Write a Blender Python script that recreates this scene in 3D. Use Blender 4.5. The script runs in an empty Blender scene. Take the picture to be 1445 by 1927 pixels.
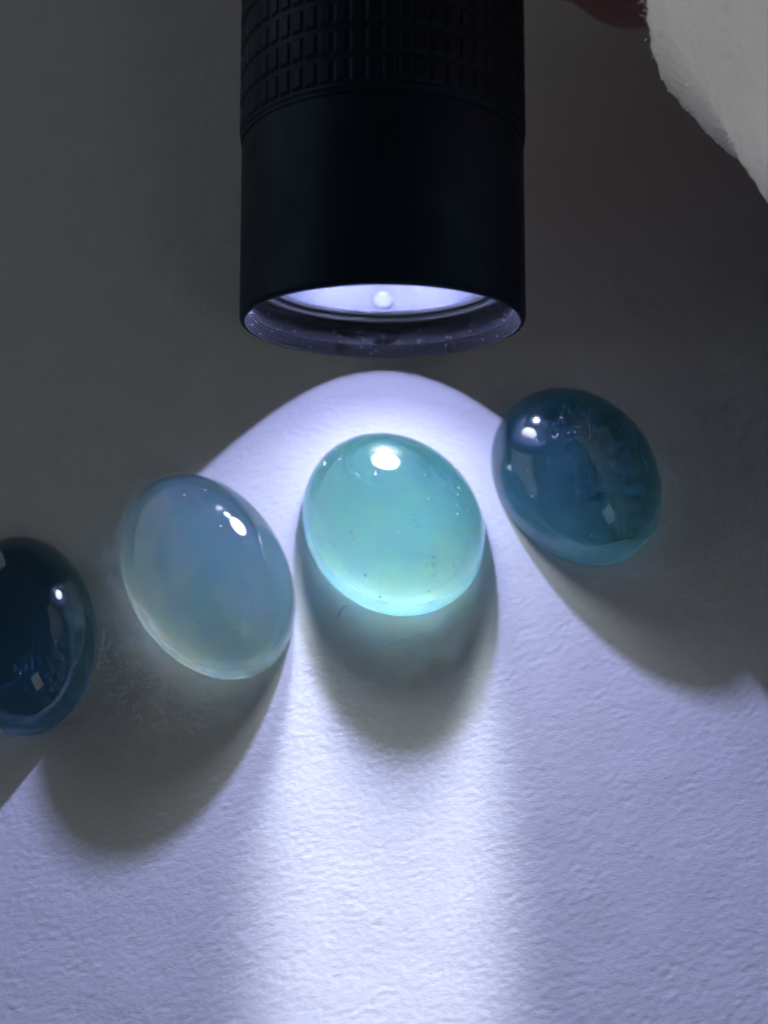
import bpy, bmesh, math, random
import numpy as np
from mathutils import Vector, Matrix

# 1 Blender unit = 1 cm
sc = bpy.context.scene
C = sc.collection
sc.unit_settings.scale_length = 0.01
R = math.radians
rnd = random.Random(7)

# ------------------------------------------------------------------ camera
TILT, DIST = R(22), 10.0
cd = bpy.data.cameras.new('camera')
cam = bpy.data.objects.new('camera', cd); C.objects.link(cam)
cam.location = (0, -DIST*math.sin(TILT), DIST*math.cos(TILT))
cam.rotation_euler = (TILT, 0, 0)
cd.sensor_fit = 'VERTICAL'; cd.sensor_height = 24.0
cd.angle_y = 2*math.atan(1927/2/2400)
cd.clip_start = 0.05; cd.clip_end = 500
cd.dof.use_dof = True; cd.dof.focus_distance = 9.2; cd.dof.aperture_fstop = 0.15
sc.camera = cam

# ------------------------------------------------------------------ world and room light
w = bpy.data.worlds.new('World'); sc.world = w; w.use_nodes = True
bg = w.node_tree.nodes['Background']
bg.inputs[0].default_value = (0.80, 0.84, 1.08, 1); bg.inputs[1].default_value = 0.028

def area_lamp(name, loc, target, sx, sy, energy, col):
    l = bpy.data.lights.new(name, 'AREA'); l.shape = 'RECTANGLE'; l.size = sx; l.size_y = sy
    l.energy = energy; l.color = col
    o = bpy.data.objects.new(name, l); C.objects.link(o); o.location = loc
    o.rotation_euler = (Vector(target)-Vector(loc)).to_track_quat('-Z', 'Y').to_euler()
    return o
# dim daylight: a far window to the right behind the photographer, and an added wide soft fill on the left
area_lamp('window_light', (40, -54, 60), (0, 0, 0), 22, 30, 1500, (0.90, 1.0, 0.98))
area_lamp('left_fill_light', (-100, 44, 36), (0, 0, 3), 200, 66, 19000, (0.92, 1.0, 0.95))

# added narrow spot from the low left, aimed to brighten the sleeve
sp = bpy.data.lights.new('sleeve_fill_spot', 'SPOT'); sp.energy = 70000; sp.color = (1.0, 0.97, 0.94); sp.shadow_soft_size = 0.6
sp.spot_size = R(4.2); sp.spot_blend = 0.5
spo = bpy.data.objects.new('sleeve_fill_spot', sp); C.objects.link(spo); spo.location = (-60, -38, 22)
spo.rotation_euler = (Vector((2.9, 2.2, 4.4))-Vector(spo.location)).to_track_quat('-Z', 'Y').to_euler()

sc.view_settings.view_transform = 'Standard'; sc.view_settings.look = 'None'
sc.view_settings.exposure = 0; sc.view_settings.gamma = 1; sc.view_settings.use_curve_mapping = False
sc.render.engine = 'CYCLES'
cy = sc.cycles
GUIDE = False
cy.use_denoising = True
try: cy.denoiser = 'OPENIMAGEDENOISE'
except Exception: pass
cy.denoising_input_passes = 'RGB_ALBEDO_NORMAL'
cy.max_bounces = 12; cy.diffuse_bounces = 4; cy.glossy_bounces = 6; cy.transparent_max_bounces = 12
cy.sample_clamp_indirect = 60.0
cy.use_light_tree = True
cy.caustics_reflective = False
cy.use_adaptive_sampling = True; cy.adaptive_threshold = 0.05; cy.adaptive_min_samples = 24
cy.volume_bounces = 10; cy.transmission_bounces = 10; cy.max_bounces = 16
cy.use_guiding = GUIDE; cy.use_volume_guiding = True; cy.use_surface_guiding = True

# ------------------------------------------------------------------ helpers
def mesh_obj(name, verts, faces, mat, parent=None, smooth=True):
    me = bpy.data.meshes.new(name); me.from_pydata(verts, [], faces); me.update()
    if smooth:
        me.polygons.foreach_set('use_smooth', [True]*len(me.polygons))
    me.materials.append(mat)
    o = bpy.data.objects.new(name, me); C.objects.link(o)
    if parent: o.parent = parent
    return o

def tag(o, label=None, cat=None, group=None, kind=None):
    if label: o['label'] = label
    if cat: o['category'] = cat
    if group: o['group'] = group
    if kind: o['kind'] = kind
    return o

def empty(name, loc, rot=(0, 0, 0)):
    o = bpy.data.objects.new(name, None); C.objects.link(o)
    o.location = loc; o.rotation_euler = rot; o.empty_display_size = 0.3
    return o

def lathe(profile, n=128, closed=False):
    """profile: list of (r, z); revolve round z."""
    v, f = [], []
    m = len(profile)
    for r, z in profile:
        for k in range(n):
            a = 2*math.pi*k/n
            v.append((r*math.cos(a), r*math.sin(a), z))
    for i in range(m if closed else m-1):
        j = (i+1) % m
        for k in range(n):
            k2 = (k+1) % n
            f.append((i*n+k, i*n+k2, j*n+k2, j*n+k))
    return v, f

class NT:
    def __init__(s, name):
        s.m = bpy.data.materials.new(name); s.m.use_nodes = True
        s.t = s.m.node_tree; s.n = s.t.nodes; s.l = s.t.links
        s.b = s.n['Principled BSDF']; s.out = s.n['Material Output']
    def add(s, typ, **kw):
        nd = s.n.new(typ)
        for k, v in kw.items(): setattr(nd, k, v)
        return nd
    def link(s, a, b): s.l.new(a, b)
    def set(s, **kw):
        for k, v in kw.items():
            s.b.inputs[k.replace('_', ' ')].default_value = v
    def noise(s, scale, detail=3, rough=0.55, vec=None):
        nd = s.add('ShaderNodeTexNoise'); nd.inputs['Scale'].default_value = scale
        nd.inputs['Detail'].default_value = detail; nd.inputs['Roughness'].default_value = rough
        if vec is None:
            tc = s.add('ShaderNodeTexCoord'); vec = tc.outputs['Object']
        s.link(vec, nd.inputs['Vector']); return nd
    def ramp(s, src, stops):
        r = s.add('ShaderNodeValToRGB'); e = r.color_ramp.elements
        while len(e) < len(stops): e.new(0.5)
        for el, (p, c) in zip(e, stops):
            el.position = p; el.color = c if len(c) == 4 else (*c, 1)
        s.link(src, r.inputs[0]); return r
    def bump(s, src, strength, dist):
        b = s.add('ShaderNodeBump'); b.inputs['Strength'].default_value = strength
        b.inputs['Distance'].default_value = dist
        s.link(src, b.inputs['Height']); s.link(b.outputs[0], s.b.inputs['Normal']); return b

# ------------------------------------------------------------------ materials
def mat_paper():
    s = NT('paper'); s.set(Roughness=0.9)
    s.b.inputs['Specular IOR Level'].default_value = 0.2
    n = s.noise(3.0, 5)
    r = s.ramp(n.outputs[0], [(0.3, (0.80, 0.80, 0.81)), (0.7, (0.84, 0.84, 0.845))])
    s.link(r.outputs[0], s.b.inputs['Base Color'])
    tc = s.add('ShaderNodeTexCoord'); mp = s.add('ShaderNodeMapping')
    mp.inputs['Rotation'].default_value = (0, 0, R(-18)); mp.inputs['Scale'].default_value = (0.6, 1.3, 1)
    s.link(tc.outputs['Object'], mp.inputs['Vector'])
    f = s.noise(55, 4, 0.65, mp.outputs[0])
    s.bump(f.outputs[0], 0.5, 0.004)
    return s.m

def mat_black(name, base=(0.012, 0.012, 0.016), rough=0.42, bump=0.15, scale=140, tint=(0.35, 0.6, 1.0, 1)):
    s = NT(name); s.set(Base_Color=(*base, 1), Roughness=rough, Metallic=0.0)
    s.b.inputs['Specular IOR Level'].default_value = 0.45; s.b.inputs['Specular Tint'].default_value = tint
    n = s.noise(scale, 2)
    s.bump(n.outputs[0], bump, 0.002)
    n2 = s.noise(2.3, 4)
    r = s.ramp(n2.outputs[0], [(0.3, (rough-0.08,)*3), (0.75, (rough+0.14,)*3)])
    s.link(r.outputs[0], s.b.inputs['Roughness'])
    return s.m

def mat_stone(name, scat, absorb, g=0.5, rough=0.03, cloud=None):
    """clear polished surface, body colour from real scattering and absorption per cm"""
    s = NT(name)
    s.set(Roughness=rough, IOR=1.62, Base_Color=(1, 1, 1, 1))
    s.b.inputs['Transmission Weight'].default_value = 1.0
    rr = s.noise(5, 4)
    ro = s.ramp(rr.outputs[0], [(0.4, (rough*0.6,)*3), (0.8, (rough*2,)*3)])
    s.link(ro.outputs[0], s.b.inputs['Roughness'])
    b = s.noise(1.3, 2); s.bump(b.outputs[0], 0.08, 0.05)
    vs = s.add('ShaderNodeVolumeScatter'); va = s.add('ShaderNodeVolumeAbsorption'); ad = s.add('ShaderNodeAddShader')
    ds = max(scat); vs.inputs['Color'].default_value = (*[c/ds for c in scat], 1); vs.inputs['Density'].default_value = ds
    vs.inputs['Anisotropy'].default_value = g
    da = max(absorb)*1.0001; va.inputs['Color'].default_value = (*[1-c/da for c in absorb], 1); va.inputs['Density'].default_value = da
    if cloud:
        n = s.noise(cloud[0], 3, 0.6)
        mr = s.add('ShaderNodeMapRange'); s.link(n.outputs[0], mr.inputs[0])
        mr.inputs[1].default_value = 0.36; mr.inputs[2].default_value = 0.66
        mr.inputs[3].default_value = ds*cloud[1]; mr.inputs[4].default_value = ds*cloud[2]
        s.link(mr.outputs[0], vs.inputs['Density'])
    s.link(vs.outputs[0], ad.inputs[0]); s.link(va.outputs[0], ad.inputs[1]); s.link(ad.outputs[0], s.out.inputs['Volume'])
    return s.m

M = {}
M['paper'] = mat_paper()
M['head'] = mat_black('black_anodised', (0.003, 0.006, 0.014), 0.5)
M['grip'] = mat_black('black_knurled', (0.004, 0.007, 0.014), 0.5)
M['bezel'] = mat_black('bezel_metal', (0.10, 0.10, 0.115), 0.45, 0.25, 60, (1, 1, 1, 1))
M['bore'] = mat_black('bore_metal', (0.028, 0.028, 0.034), 0.55, 0.3, 80, (1, 1, 1, 1))
def simple(name, col, rough=0.5, metal=0.0, **kw):
    s = NT(name); s.set(Base_Color=(*col, 1), Roughness=rough, Metallic=metal)
    for k, v in kw.items(): s.b.inputs[k].default_value = v
    return s.m
M['ring'] = simple('retaining_ring', (0.55, 0.55, 0.60), 0.35, 0.6)
M['oring'] = simple('rubber', (0.02, 0.02, 0.02), 0.6)
M['reflector'] = simple('reflector', (0.86, 0.88, 0.92), 0.24, 1.0)
M['bead'] = simple('glint_bead_chrome', (0.95, 0.96, 1.0), 0.38, 1.0)
M['dust'] = simple('dust', (0.75, 0.75, 0.78), 0.8)
M['fleck'] = simple('mineral_fleck', (0.10, 0.075, 0.04), 0.8)
M['lint'] = simple('lint', (0.85, 0.85, 0.85), 0.7)
def mat_glass():
    s = NT('lens_glass')
    tr = s.add('ShaderNodeBsdfTransparent'); tr.inputs[0].default_value = (0.96, 0.96, 1.0, 1)
    gl = s.add('ShaderNodeBsdfGlossy'); gl.inputs['Roughness'].default_value = 0.04
    fr = s.add('ShaderNodeFresnel'); fr.inputs[0].default_value = 1.5
    mx = s.add('ShaderNodeMixShader')
    s.link(fr.outputs[0], mx.inputs[0]); s.link(tr.outputs[0], mx.inputs[1]); s.link(gl.outputs[0], mx.inputs[2])
    s.link(mx.outputs[0], s.out.inputs['Surface']); return s.m
M['glass'] = mat_glass()
def mat_led():
    s = NT('led_phosphor'); s.set(Base_Color=(0.9, 0.9, 0.8, 1))
    s.b.inputs['Emission Color'].default_value = (0.92, 0.94, 1.0, 1)
    s.b.inputs['Emission Strength'].default_value = 18.0
    return s.m
M['led'] = mat_led()
def mat_skin():
    s = NT('skin'); s.set(Roughness=0.5)
    s.b.inputs['Subsurface Weight'].default_value = 0.4
    s.b.inputs['Subsurface Radius'].default_value = (0.5, 0.2, 0.1); s.b.inputs['Subsurface Scale'].default_value = 0.4
    n = s.noise(1.2, 4)
    r = s.ramp(n.outputs[0], [(0.3, (0.66, 0.32, 0.30)), (0.7, (0.76, 0.43, 0.40))])
    s.link(r.outputs[0], s.b.inputs['Base Color'])
    f = s.noise(9, 5); s.bump(f.outputs[0], 0.4, 0.03); return s.m
M['skin'] = mat_skin()
def mat_fleece():
    s = NT('fleece'); s.set(Roughness=0.95)
    s.b.inputs['Sheen Weight'].default_value = 0.4
    n = s.noise(1.1, 5)
    r = s.ramp(n.outputs[0], [(0.3, (0.74, 0.72, 0.70)), (0.7, (0.86, 0.85, 0.85))])
    s.link(r.outputs[0], s.b.inputs['Base Color'])
    f = s.noise(14, 6, 0.7); s.bump(f.outputs[0], 0.7, 0.08); return s.m
M['fleece'] = mat_fleece()
M['fuzz'] = simple('fleece_fuzz', (0.82, 0.81, 0.80), 0.9)

# ------------------------------------------------------------------ the paper: one sheet with real relief
def build_paper():
    h = 0.0145
    nx, ny = 640, 820
    xs = (np.arange(nx)-(nx-1)/2)*h
    ys = -4.9 + np.arange(ny)*h
    g = np.random.default_rng(5)
    fx = np.fft.fftfreq(nx, h)[None, :]; fy = np.fft.fftfreq(ny, h)[:, None]
    def field(seed, lam, ang, stretch, bw):
        n = np.random.default_rng(seed).standard_normal((ny, nx))
        a = R(ang)
        u = fx*math.cos(a)+fy*math.sin(a); v = -fx*math.sin(a)+fy*math.cos(a)
        k = np.sqrt((u*stretch)**2+v**2)+1e-9
        flt = np.exp(-(np.log(k*lam)/bw)**2)
        z = np.real(np.fft.ifft2(np.fft.fft2(n)*flt)); return z/z.std()
    z1 = field(1, 0.062, 9, 3.0, 0.45)
    z2 = field(2, 0.068, 30, 3.0, 0.45)
    z3 = field(3, 0.050, 12, 2.0, 0.5)
    z4 = field(4, 0.9, 0, 1.0, 0.7)
    sg = lambda q: 1/(1+np.exp(-q))
    wgt = sg(2.0*field(6, 1.6, 0, 1.0, 0.6))
    m1 = sg(2.2*field(8, 0.22, 12, 1.8, 0.6)-0.3); m2 = sg(2.2*field(9, 0.24, 30, 1.8, 0.6)-0.2)
    crease = np.exp(-(z1/0.32)**2)*m1*(1.15-wgt)+np.exp(-(z2/0.32)**2)*m2*(0.35+wgt)   # sharp little folds
    Z = -0.0021*crease + 0.00030*(z1*(1-wgt)+z2*wgt) + 0.00030*z3 + 0.0006*z4
    Z -= Z.mean()
    # fade to flat at the border of the relief and carry on as the same sheet
    def edge(n): 
        t = np.minimum(np.arange(n), n-1-np.arange(n))/12.0; return np.clip(t, 0, 1)
    Z *= edge(ny)[:, None]*edge(nx)[None, :]
    XS = np.concatenate([[-26, -14, -8], xs, [8, 14, 26]]); YS = np.concatenate([[-26, -14, -8], ys, [9, 14, 26]])
    ZZ = np.zeros((len(YS), len(XS))); ZZ[3:-3, 3:-3] = Z
    X, Y = np.meshgrid(XS, YS)
    co = np.stack([X, Y, ZZ], -1).astype(np.float32).reshape(-1)
    NX, NY = len(XS), len(YS)
    i = np.arange(NX-1)[None, :]+np.arange(NY-1)[:, None]*NX
    q = np.stack([i, i+1, i+1+NX, i+NX], -1).reshape(-1).astype(np.int32)
    me = bpy.data.meshes.new('paper'); nq = len(q)//4
    me.vertices.add(NX*NY); me.vertices.foreach_set('co', co)
    me.loops.add(len(q)); me.loops.foreach_set('vertex_index', q)
    me.polygons.add(nq); me.polygons.foreach_set('loop_start', np.arange(0, len(q), 4, dtype=np.int32))
    me.polygons.foreach_set('use_smooth', np.ones(nq, dtype=bool))
    me.update(); me.validate()
    me.materials.append(M['paper'])
    o = bpy.data.objects.new('paper', me); C.objects.link(o)
    return tag(o, 'white crinkled paper sheet that everything lies on', 'paper', kind='structure')
build_paper()

# ------------------------------------------------------------------ cabochons
def cabochon_mesh(a, b, H, seed, z0=0.035, n=96, rows=26):
    r_ = random.Random(seed); ph = [r_.uniform(0, 6.28) for _ in range(3)]
    v, f = [], []
    # profile from the flat base centre outwards, round the girdle, up over the dome
    prof = [(0.0, 0.0), (0.45, 0.0), (0.85, 0.0), (0.95, 0.002)]
    for k in range(1, 6):
        t = k/5*math.pi/2
        prof.append((0.97+0.03*math.sin(t), 0.004+(z0-0.004)*(1-math.cos(t))))
    for k in range(1, rows+1):
        t = k/rows*math.pi/2
        prof.append((math.cos(t), z0+(H-z0)*math.sin(t)**0.97))
    for i, (r, z) in enumerate(prof):
        if i == 0 or i == len(prof)-1:
            v.append((0, 0, z)); continue
        for k in range(n):
            t = 2*math.pi*k/n
            wob = 1+0.006*math.sin(2*t+ph[0])+0.004*math.sin(3*t+ph[1])
            v.append((a*r*wob*math.cos(t), b*r*wob*math.sin(t), z))
    idx = lambda i, k: 1+(i-1)*n+(k % n)
    L = len(prof)
    for k in range(n):
        f.append((0, idx(1, k+1), idx(1, k)))
        for i in range(1, L-2):
            f.append((idx(i, k), idx(i, k+1), idx(i+1, k+1), idx(i+1, k)))
        f.append((idx(L-2, k), idx(L-2, k+1), len(v)-1))
    return v, f

def dust_on(parent, a, b, H, seed, count, zmin=0.1, z0=0.035):
    r_ = random.Random(seed); V, F = [], []
    for _ in range(count):
        t = r_.uniform(0, 6.283); u = math.sqrt(r_.uniform(0.02, 0.85))
        ang = math.acos(u); z = z0+(H-z0)*math.sin(ang)**0.97
        p = Vector((a*u*math.cos(t), b*u*math.sin(t), z))
        nrm = Vector((p.x/a/a, p.y/b/b, max(p.z-z0, 0)/(H*H))).normalized()
        s = r_.choice((0.003, 0.0035, 0.0045, 0.006, 0.009)); e1 = nrm.orthogonal().normalized(); e2 = nrm.cross(e1)
        st = r_.uniform(0.5, 1.6); base = len(V)
        for q in range(6):
            th = q/6*6.283; V.append(tuple(p+e1*s*st*math.cos(th)+e2*s*math.sin(th)-nrm*0.001))
        V.append(tuple(p+nrm*s*0.7))
        for q in range(6): F.append((base+q, base+(q+1) % 6, base+6))
    o = mesh_obj('dust', V, F, M['dust'], parent); o['kind'] = 'stuff'; return o

def curve_tube(name, pts, rad, mat, parent=None, n=6):
    """smooth thin tube through pts"""
    P = [Vector(p) for p in pts]; Q = []
    for i in range(len(P)-1):
        p0 = P[max(i-1, 0)]; p1 = P[i]; p2 = P[i+1]; p3 = P[min(i+2, len(P)-1)]
        for k in range(6):
            t = k/6
            Q.append(0.5*((2*p1)+(p2-p0)*t+(2*p0-5*p1+4*p2-p3)*t*t+(3*p1-p0-3*p2+p3)*t**3))
    Q.append(P[-1]); v, f = [], []
    for i, q in enumerate(Q):
        d = (Q[min(i+1, len(Q)-1)]-Q[max(i-1, 0)]).normalized()
        e1 = d.orthogonal().normalized(); e2 = d.cross(e1)
        rr = rad*(0.6 if i in (0, len(Q)-1) else 1)
        for k in range(n):
            a = 2*math.pi*k/n; v.append(tuple(q+e1*rr*math.cos(a)+e2*rr*math.sin(a)))
    for i in range(len(Q)-1):
        for k in range(n):
            f.append((i*n+k, i*n+(k+1) % n, (i+1)*n+(k+1) % n, (i+1)*n+k))
    return mesh_obj(name, v, f, mat, parent)

def inclusions(parent, spots, seed):
    # little mineral flecks held inside the stone
    r_ = random.Random(seed); V, F = [], []
    for (cx, cy, cz, sp_, n_) in spots:
        for _ in range(n_):
            p = Vector((cx+r_.gauss(0, sp_), cy+r_.gauss(0, sp_), max(0.03, cz+r_.gauss(0, sp_*0.4))))
            s_ = r_.uniform(0.003, 0.009); b0 = len(V)
            for q in ((1, 0, -.4), (-.6, .8, -.4), (-.5, -.9, -.3), (0, 0, .7)):
                V.append(tuple(p+Vector(q)*s_*r_.uniform(.6, 1.5)))
            F.extend([(b0, b0+1, b0+2), (b0, b0+1, b0+3), (b0+1, b0+2, b0+3), (b0+2, b0, b0+3)])
    o = mesh_obj('inclusions', V, F, M['fleck'], parent, smooth=False); o['kind'] = 'stuff'; return o

GRP = 'polished oval cabochons in a row on the paper'
M['s3'] = mat_stone('aqua_jade', (1.1, 2.0, 3.9), (0.92, 0.21, 0.13), 0.86, 0.04, cloud=(2.6, 0.45, 1.8))
M['s2'] = mat_stone('pale_jade', (2.2, 3.4, 5.0), (0.54, 0.03, 0.03), 0.79, 0.045, cloud=(2.2, 0.35, 2.2))
M['s4'] = mat_stone('teal_jade', (1.8, 2.8, 4.0), (1.60, 0.52, 0.46), 0.76, 0.06, cloud=(2.2, 0.6, 1.6))
M['s1'] = mat_stone('dark_jade', (1.2, 1.9, 2.8), (2.3, 1.05, 0.72), 0.76, 0.04)
def frosted(m):
    """the same stone with the unpolished underside"""
    c = m.copy(); c.name = m.name+'_underside'
    b_ = c.node_tree.nodes['Principled BSDF']
    for l_ in list(b_.inputs['Roughness'].links): c.node_tree.links.remove(l_)
    b_.inputs['Roughness'].default_value = 0.55
    return c
def stone(x, y, a, b, rot, H, mat, label, seed, ndust):
    v, f = cabochon_mesh(a, b, H, seed)
    o = empty('cabochon', (x, y, 0.004), (0, 0, rot)); tag(o, label, 'gemstone', GRP)
    bo = mesh_obj('polished_body', v, f, mat, o)
    bo.data.materials.append(frosted(mat))
    for p in bo.data.polygons:
        if p.center.z < 0.02 and math.hypot(p.center.x/a, p.center.y/b) < 0.97: p.material_index = 1
    dust_on(o, a, b, H, seed+100, ndust)
    return o
STONES = {
 1: (-2.711, -1.006, 0.545, 0.774, 0.226, 0.55),
 2: (-1.350, -0.541, 0.609, 0.872, 0.535, 0.55),
 3: (0.069, -0.117, 0.670, 0.785, 0.603, 0.54),
 4: (1.511, 0.284, 0.626, 0.776, 0.495, 0.58)}
st3 = stone(*STONES[3], M['s3'], 'bright aqua translucent oval cabochon right below the flashlight, glowing green at its lower edge', 3, 85)
st2 = stone(*STONES[2], M['s2'], 'pale milky grey-blue oval cabochon left of the glowing aqua one', 2, 26)
st4 = stone(*STONES[4], M['s4'], 'dark teal oval cabochon on the right, its left side catching the flashlight', 4, 26)
st1 = stone(*STONES[1], M['s1'], 'nearly black navy oval cabochon cut off by the left picture edge', 1, 6)

def local_xy(st, wx, wy):
    v_ = Matrix.Rotation(-st.rotation_euler.z, 3, 'Z') @ Vector((wx-st.location.x, wy-st.location.y, 0)); return v_.x, v_.y
def flecks(st, items, seed):
    inclusions(st, [(*local_xy(st, wx, wy), z, sp_, n_) for wx, wy, z, sp_, n_ in items], seed)
flecks(st3, [(0.33, -0.48, 0.16, 0.030, 16), (0.22, -0.25, 0.25, 0.045, 7), (-0.05, -0.66, 0.06, 0.05, 8), (0.55, -0.25, 0.12, 0.04, 6), (-0.40, -0.30, 0.2, 0.05, 4)], 41)
flecks(st2, [(-1.22, -1.15, 0.08, 0.05, 10), (-1.85, -0.55, 0.08, 0.04, 5), (-1.2, -0.75, 0.2, 0.12, 8)], 42)
flecks(st4, [(1.75, -0.05, 0.2, 0.06, 6), (1.6, 0.4, 0.25, 0.15, 6)], 43)
# short white fibres clinging to the teal stone and the aqua one
def fibre(st, par, pts):
    a_, b_, H_ = par; out = []
    for wx, wy in pts:
        x, y = local_xy(st, wx, wy); q = min(0.98, (x/a_)**2+(y/b_)**2)
        out.append((x, y, 0.035+(H_-0.035)*math.sqrt(1-q)**0.97+0.004))
    o = curve_tube('fibre', out, 0.0032, M['lint'], st); return o
fibre(st4, (0.626, 0.776, 0.58), [(1.545, 0.50), (1.555, 0.43), (1.545, 0.36), (1.525, 0.35)])
fibre(st4, (0.626, 0.776, 0.58), [(1.27, 0.40), (1.29, 0.375), (1.315, 0.41)])
fibre(st4, (0.626, 0.776, 0.58), [(1.44, 0.47), (1.48, 0.455)])
fibre(st3, (0.670, 0.785, 0.54), [(-0.47, 0.30), (-0.455, 0.29), (-0.46, 0.255)])

# ------------------------------------------------------------------ flashlight
PITCH = R(15.218)
fl = empty('flashlight', (-0.0098, 1.0587, 1.06), (PITCH-R(90), 0, 0))
# local +z runs back along the barrel, away from the opening
fl.rotation_euler = (0, 0, 0)
ax = Vector((0, math.cos(PITCH), math.sin(PITCH)))
ux = Vector((1, 0, 0)); uy = ax.cross(ux)
fl.matrix_world = Matrix(((ux.x, uy.x, ax.x, -0.0098), (ux.y, uy.y, ax.y, 1.0587), (ux.z, uy.z, ax.z, 1.06), (0, 0, 0, 1)))
tag(fl, 'black metal flashlight pointing down the picture, lit, with knurled barrel', 'flashlight')

v, f = lathe([(1.012, 0.0), (1.030, 0.003), (1.042, 0.012), (1.049, 0.03), (1.050, 0.06), (1.050, 0.60), (1.050, 1.28), (1.046, 1.30), (1.046, 1.33)], 192)
mesh_obj('head', v, f, M['head'], fl)
# ridged bezel lip inside the mouth
prof = [(1.012, 0.0)]
for k in range(5):
    z = 0.004+k*0.017; r = 1.006-k*0.0085
    prof += [(r, z), (r-0.001, z+0.006), (r+0.004, z+0.009), (r+0.003, z+0.0145), (r-0.006, z+0.017)]
prof += [(0.962, 0.092)]
v, f = lathe(prof, 192); mesh_obj('bezel_lip', v, f, M['bezel'], fl)
v, f = lathe([(0.962, 0.092), (0.970, 0.097), (0.970, 0.27), (0.962, 0.272), (0.962, 0.31)], 192); mesh_obj('bore', v, f, M['bore'], fl)
v, f = lathe([(0.961, 0.285), (0.955, 0.280), (0.915, 0.282), (0.905, 0.290), (0.905, 0.315)], 160); mesh_obj('retaining_ring', v, f, M['ring'], fl)
v, f = lathe([(0.905, 0.315), (0.895, 0.307), (0.885, 0.315), (0.885, 0.325)], 160); mesh_obj('rubber_seal', v, f, M['oring'], fl)
v, f = lathe([(0.885, 0.325), (0.872, 0.319), (0.858, 0.325), (0.858, 0.345)], 160); mesh_obj('reflector_rim', v, f, M['ring'], fl)
# glass disc
v, f = lathe([(0.0001, 0.330), (0.4, 0.330), (0.858, 0.330)], 96); mesh_obj('lens', v, f, M['glass'], fl)
# reflector bowl
prof = []
for k in range(24):
    t = k/23; z = 0.345+t*1.20; r = 0.20+0.652*math.sqrt(1-t)
    prof.append((r, z))
v, f = lathe(prof, 128); mesh_obj('reflector', v, f, M['reflector'], fl)
v, f = lathe([(1e-4, -0.09)]+[(0.07*math.cos(q), 0.09*math.sin(q)) for q in (-1.2, -.9, -.6, -.3, 0, .3, .6, .9, 1.2)]+[(1e-4, 0.09)], 20)
bead = mesh_obj('glint_bead', [(x*1.3, y*0.4+0.80, z*0.8+0.42) for x, y, z in v], f, M['bead'], fl)  # mirror bead added to throw an LED glint, not a real reflector part
v, f = lathe([(0.23, 1.56), (0.0001, 1.56)], 48); mesh_obj('led_base', v, f, M['ring'], fl)
v, f = lathe([(0.10, 1.555)]+[(0.10*math.cos(k/6*math.pi/2)+1e-4, 1.55-0.06*math.sin(k/6*math.pi/2)) for k in range(7)], 32); mesh_obj('led', v, f, M['led'], fl)

# knurled barrel: rows of square teeth
def knurl():
    cols, r_top, r_low = 60, 1.066, 1.052
    na = cols*6; z0, z1, pitch = 1.40, 7.2, 0.205
    zs = [(1.33, 'l'), (1.36, 'c')]; z = z0
    rowz = []
    while z < z1:
        rowz += [(z, 0), (z+0.025, 1), (z+pitch-0.055, 1), (z+pitch-0.03, 0)]; z += pitch
    prof = [(1.33, 0.0), (1.355, 0.0), (1.375, 0.55)]+[(a, b) for a, b in rowz]+[(7.3, 0), (7.35, 0)]
    prof_c = [0, 0, 0, 0, 1, 1]
    v, f = [], []
    for zz, h in prof:
        for k in range(na):
            m = k % 6; hh = h*(1.0 if m in (1, 2, 3, 4) else 0.25)
            if zz < 1.39: hh = h
            r = r_low+(r_top-r_low)*hh; a = 2*math.pi*k/na
            v.append((r*math.cos(a), r*math.sin(a), zz))
    for i in range(len(prof)-1):
        for k in range(na):
            k2 = (k+1) % na; f.append((i*na+k, i*na+k2, (i+1)*na+k2, (i+1)*na+k))
    return v, f
v, f = knurl(); mesh_obj('knurled_barrel', v, f, M['grip'], fl, smooth=False)
v, f = lathe([(1.05, 7.35), (1.09, 7.40), (1.09, 9.3), (1.03, 9.45), (0.55, 9.45), (0.50, 9.40), (0.001, 9.40)], 96); mesh_obj('tail_cap', v, f, M['head'], fl)

# dust and scratches stuck in the mouth
V, F = [], []; r_ = random.Random(12)
for _ in range(150):
    t = r_.uniform(0, 6.283); z = r_.choice((r_.uniform(0.02, 0.10), r_.uniform(0.09, 0.16), r_.uniform(0.1, 0.27)))
    r = 0.967 if z > 0.092 else 1.0-0.5*z
    s = r_.choice((0.003, 0.004, 0.005, 0.008)); p = Vector((r*math.cos(t), r*math.sin(t), z)); nrm = Vector((-math.cos(t), -math.sin(t), -0.2)).normalized()
    e1 = Vector((-math.sin(t), math.cos(t), 0)); e2 = nrm.cross(e1); b0 = len(V)
    for q in range(5): V.append(tuple(p+e1*s*r_.uniform(.7, 1.6)*math.cos(q*1.2566)+e2*s*math.sin(q*1.2566)))
    V.append(tuple(p+nrm*s))
    for q in range(5): F.append((b0+q, b0+(q+1) % 5, b0+5))
o = mesh_obj('dust', V, F, M['dust'], fl); o['kind'] = 'stuff'

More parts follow.
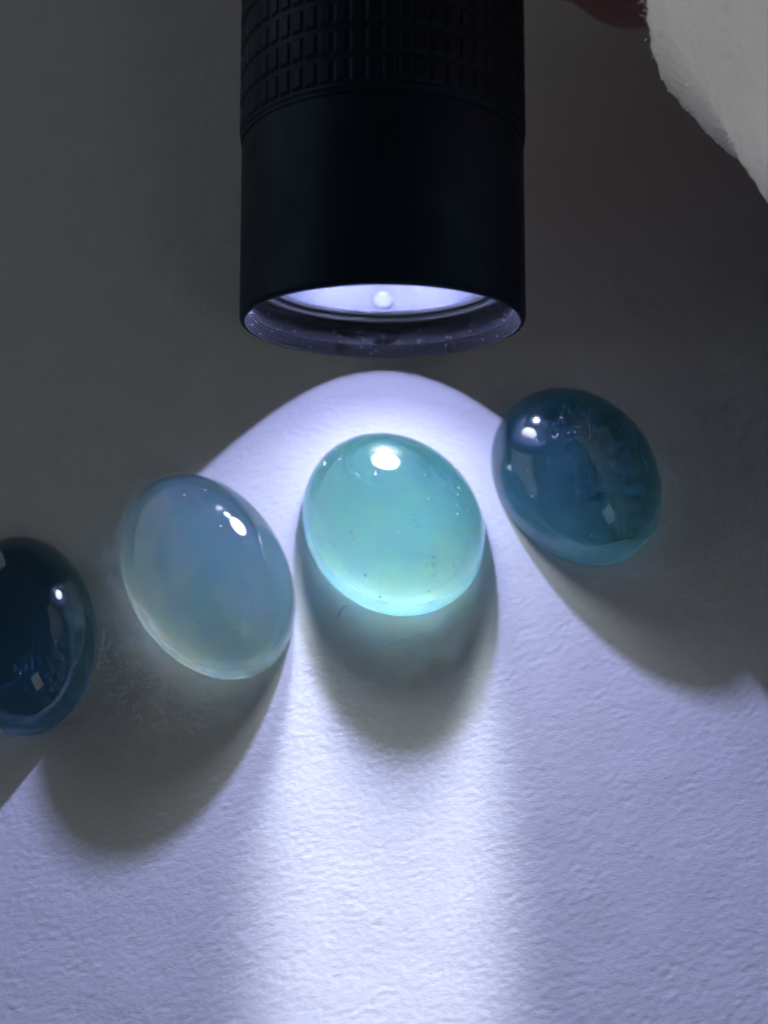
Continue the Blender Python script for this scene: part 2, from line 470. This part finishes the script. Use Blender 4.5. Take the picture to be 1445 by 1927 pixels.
# the lamp's own light: the LED's spill and the collimated centre beam
SIGN = -1.0
def lamp_nodes(l, gain):
    l.use_nodes = True
    t = l.node_tree; n = t.nodes; e = n['Emission']
    g = n.new('ShaderNodeNewGeometry'); sx = n.new('ShaderNodeSeparateXYZ')
    t.links.new(g.outputs['Incoming'], sx.inputs[0])
    ab = n.new('ShaderNodeMath'); ab.operation = 'MULTIPLY'; ab.inputs[1].default_value = SIGN; t.links.new(sx.outputs[2], ab.inputs[0])
    cut = n.new('ShaderNodeMapRange'); cut.interpolation_type = 'SMOOTHSTEP'; t.links.new(ab.outputs[0], cut.inputs[0])
    cut.inputs[1].default_value = 0.0; cut.inputs[2].default_value = 0.17; cut.inputs[3].default_value = 0.02; cut.inputs[4].default_value = 1.0
    mxx = n.new('ShaderNodeMath'); mxx.operation = 'MAXIMUM'; mxx.inputs[1].default_value = 0.17; t.links.new(ab.outputs[0], mxx.inputs[0])
    pw = n.new('ShaderNodeMath'); pw.operation = 'POWER'; pw.inputs[1].default_value = -2.2; t.links.new(mxx.outputs[0], pw.inputs[0])
    ml = n.new('ShaderNodeMath'); ml.operation = 'MULTIPLY'; ml.inputs[1].default_value = gain; t.links.new(pw.outputs[0], ml.inputs[0])
    m2 = n.new('ShaderNodeMath'); m2.operation = 'MULTIPLY'; t.links.new(ml.outputs[0], m2.inputs[0]); t.links.new(cut.outputs[0], m2.inputs[1])
    t.links.new(m2.outputs[0], e.inputs['Strength'])
l = bpy.data.lights.new('led_light', 'SPOT'); l.shadow_soft_size = 0.085; l.spot_size = R(70); l.spot_blend = 0.0
l.energy = 300; l.cycles.use_multiple_importance_sampling = False; l.color = (0.47, 0.505, 1.0); lamp_nodes(l, 0.365)
o = bpy.data.objects.new('led_light', l); C.objects.link(o); o.parent = fl; o.location = (0, 0, 1.47)
l = bpy.data.lights.new('beam_light', 'AREA'); l.shape = 'DISK'; l.size = 1.70; l.spread = R(11); l.cycles.use_multiple_importance_sampling = False
l.energy = 18; l.color = (0.78, 0.84, 1.0)
o = bpy.data.objects.new('beam_light', l); C.objects.link(o); o.parent = fl; o.location = (0, 0, 0.315)
o.rotation_euler = (0, 0, 0)

l = bpy.data.lights.new('corona_light', 'AREA'); l.shape = 'DISK'; l.size = 0.66; l.spread = R(105)
l.energy = 23; l.color = (0.84, 0.91, 1.0)
o = bpy.data.objects.new('corona_light', l); C.objects.link(o); o.parent = fl; o.location = (0, 0, 0.318)

# ------------------------------------------------------------------ person: hand and fleece sleeve
pe = empty('person', (3.8, 3.73, 3.47))
tag(pe, 'person in white fleece sleeve, hand beside the flashlight barrel, at top right', 'person')
def blob_mesh(name, chains, mat, parent, voxel=0.09):
    bm = bmesh.new()
    def ball(p, r):
        bmesh.ops.create_icosphere(bm, subdivisions=2, radius=r, matrix=Matrix.Translation(p))
    for ch in chains:
        for (p0, r0), (p1, r1) in zip(ch[:-1], ch[1:]):
            p0 = Vector(p0); p1 = Vector(p1); n = max(2, int((p1-p0).length/(0.35*min(r0, r1)))+1)
            for k in range(n+1):
                t = k/n; ball(p0.lerp(p1, t), r0+(r1-r0)*t)
    me = bpy.data.meshes.new(name); bm.to_mesh(me); bm.free()
    o = bpy.data.objects.new(name, me); C.objects.link(o)
    rm = o.modifiers.new('r', 'REMESH'); rm.mode = 'VOXEL'; rm.voxel_size = voxel
    sm = o.modifiers.new('s', 'SMOOTH'); sm.iterations = 6
    dg = bpy.context.evaluated_depsgraph_get(); me2 = bpy.data.meshes.new_from_object(o.evaluated_get(dg))
    o.modifiers.clear(); o.data = me2; me2.name = name
    me2.polygons.foreach_set('use_smooth', [True]*len(me2.polygons))
    me2.materials.clear(); me2.materials.append(mat)
    o.parent = parent; o.matrix_parent_inverse = Matrix.Translation(-Vector(parent.location)); return o
W = (3.75, 3.9, 3.45)
ch = [[(W, 1.7), ((3.1, 5.0, 3.4), 1.55), ((2.75, 6.2, 3.6), 1.35), ((2.5, 8.6, 4.0), 1.15)],
      [((2.9, 5.6, 2.6), 1.2), ((2.45, 4.9, 1.7), 0.75), ((2.08, 4.50, 1.2), 0.62)],                     # ball of the thumb
      [((2.35, 5.0, 1.75), 0.6), ((1.75, 4.66, 1.4), 0.42), ((1.46, 4.44, 1.25), 0.37)]]                # thumb tip against the barrel
for y, k, r in ((5.5, 0.0, .72), (6.9, 0.38, .74), (8.3, 0.76, .72), (9.5, 1.1, .62)):
    ch.append([((2.5, y, 3.7+k*.6), r+.2), ((1.75, y-.1, 4.75+k*.6), r), ((-0.1, y-.15, 4.72+k*.6), r*.92), ((-1.65, y-.1, 4.0+k*.6), r*.82), ((-1.9, y, 2.7+k*.6), r*.72)])
blob_mesh('hand', ch, M['skin'], pe)

def sleeve():
    Cc = Vector((3.8, 3.73, 3.47)); d = Vector((0.61, -1, 0.05)).normalized()
    e1 = d.cross(Vector((0, 0, 1))).normalized(); e2 = e1.cross(d)
    r_ = random.Random(4); terms = [(r_.uniform(1, 4), r_.randint(1, 7), r_.uniform(0, 6.28), r_.uniform(.01, .035)) for _ in range(14)]+[(r_.uniform(5, 14), r_.randint(6, 22), r_.uniform(0, 6.28), r_.uniform(.004, .012)) for _ in range(16)]
    prof = []
    # inside of the cuff, round the hem, then the long outside
    for s, rr in ((1.2, 2.30), (0.5, 2.36), (0.1, 2.42), (0.0, 2.50), (0.04, 2.58), (0.16, 2.62)): prof.append((s, rr))
    for k in range(1, 180): prof.append((0.16+k*0.08, 2.60+0.028*k*0.08*1.2))
    na = 320; v, f = [], []
    for i, (s, rr) in enumerate(prof):
        for k in range(na):
            a = 2*math.pi*k/na
            w_ = sum(am*math.sin(fr*s+m*a+p) for fr, m, p, am in terms)
            fz = r_.gauss(0, 0.007) if i > 3 else 0
            r = rr+w_*min(1, 0.35+s*.6)+fz
            v.append(tuple(Cc+d*s+e1*(r*math.cos(a))+e2*(r*math.sin(a))-Cc))
    for i in range(len(prof)-1):
        for k in range(na):
            k2 = (k+1) % na; f.append((i*na+k, i*na+k2, (i+1)*na+k2, (i+1)*na+k))
    so = mesh_obj('sleeve', v, f, M['fleece'], pe)
    # loose fleece fibres standing off the cloth
    V, F = [], []
    for _ in range(60000):
        i = r_.randint(3, 120); k = r_.randint(0, na-1); p = Vector(v[i*na+k]); ctr = d*prof[i][0]
        n_ = (p-ctr).normalized(); t_ = Vector((r_.gauss(0, 1), r_.gauss(0, 1), r_.gauss(0, 1)))
        L = r_.uniform(0.02, 0.05); dr = (n_+0.8*t_.normalized()).normalized(); sd = dr.cross(n_+Vector((.01, .02, .03))).normalized()*0.0035
        p = p+d*r_.uniform(-.08, .08)-n_*0.02; m_ = p+dr*L*0.55; e_ = p+dr*L+(t_-n_*.5)*0.012; b0 = len(V)
        V.extend([tuple(p-sd), tuple(p+sd), tuple(m_+sd*.8), tuple(m_-sd*.8), tuple(e_)])
        F.extend([(b0, b0+1, b0+2, b0+3), (b0+3, b0+2, b0+4)])
    fz_ = mesh_obj('fleece_fuzz', V, F, M['fuzz'], so); fz_['kind'] = 'stuff'
    return so
sleeve()

# ------------------------------------------------------------------ lint
o = curve_tube('lint_fibre', [(-0.345, -0.875, 0.012), (-0.33, -0.83, 0.06), (-0.295, -0.795, 0.085), (-0.25, -0.775, 0.07)], 0.0075, M['lint'])
tag(o, 'tiny white curved lint fibre on the paper below the aqua cabochon', 'lint')
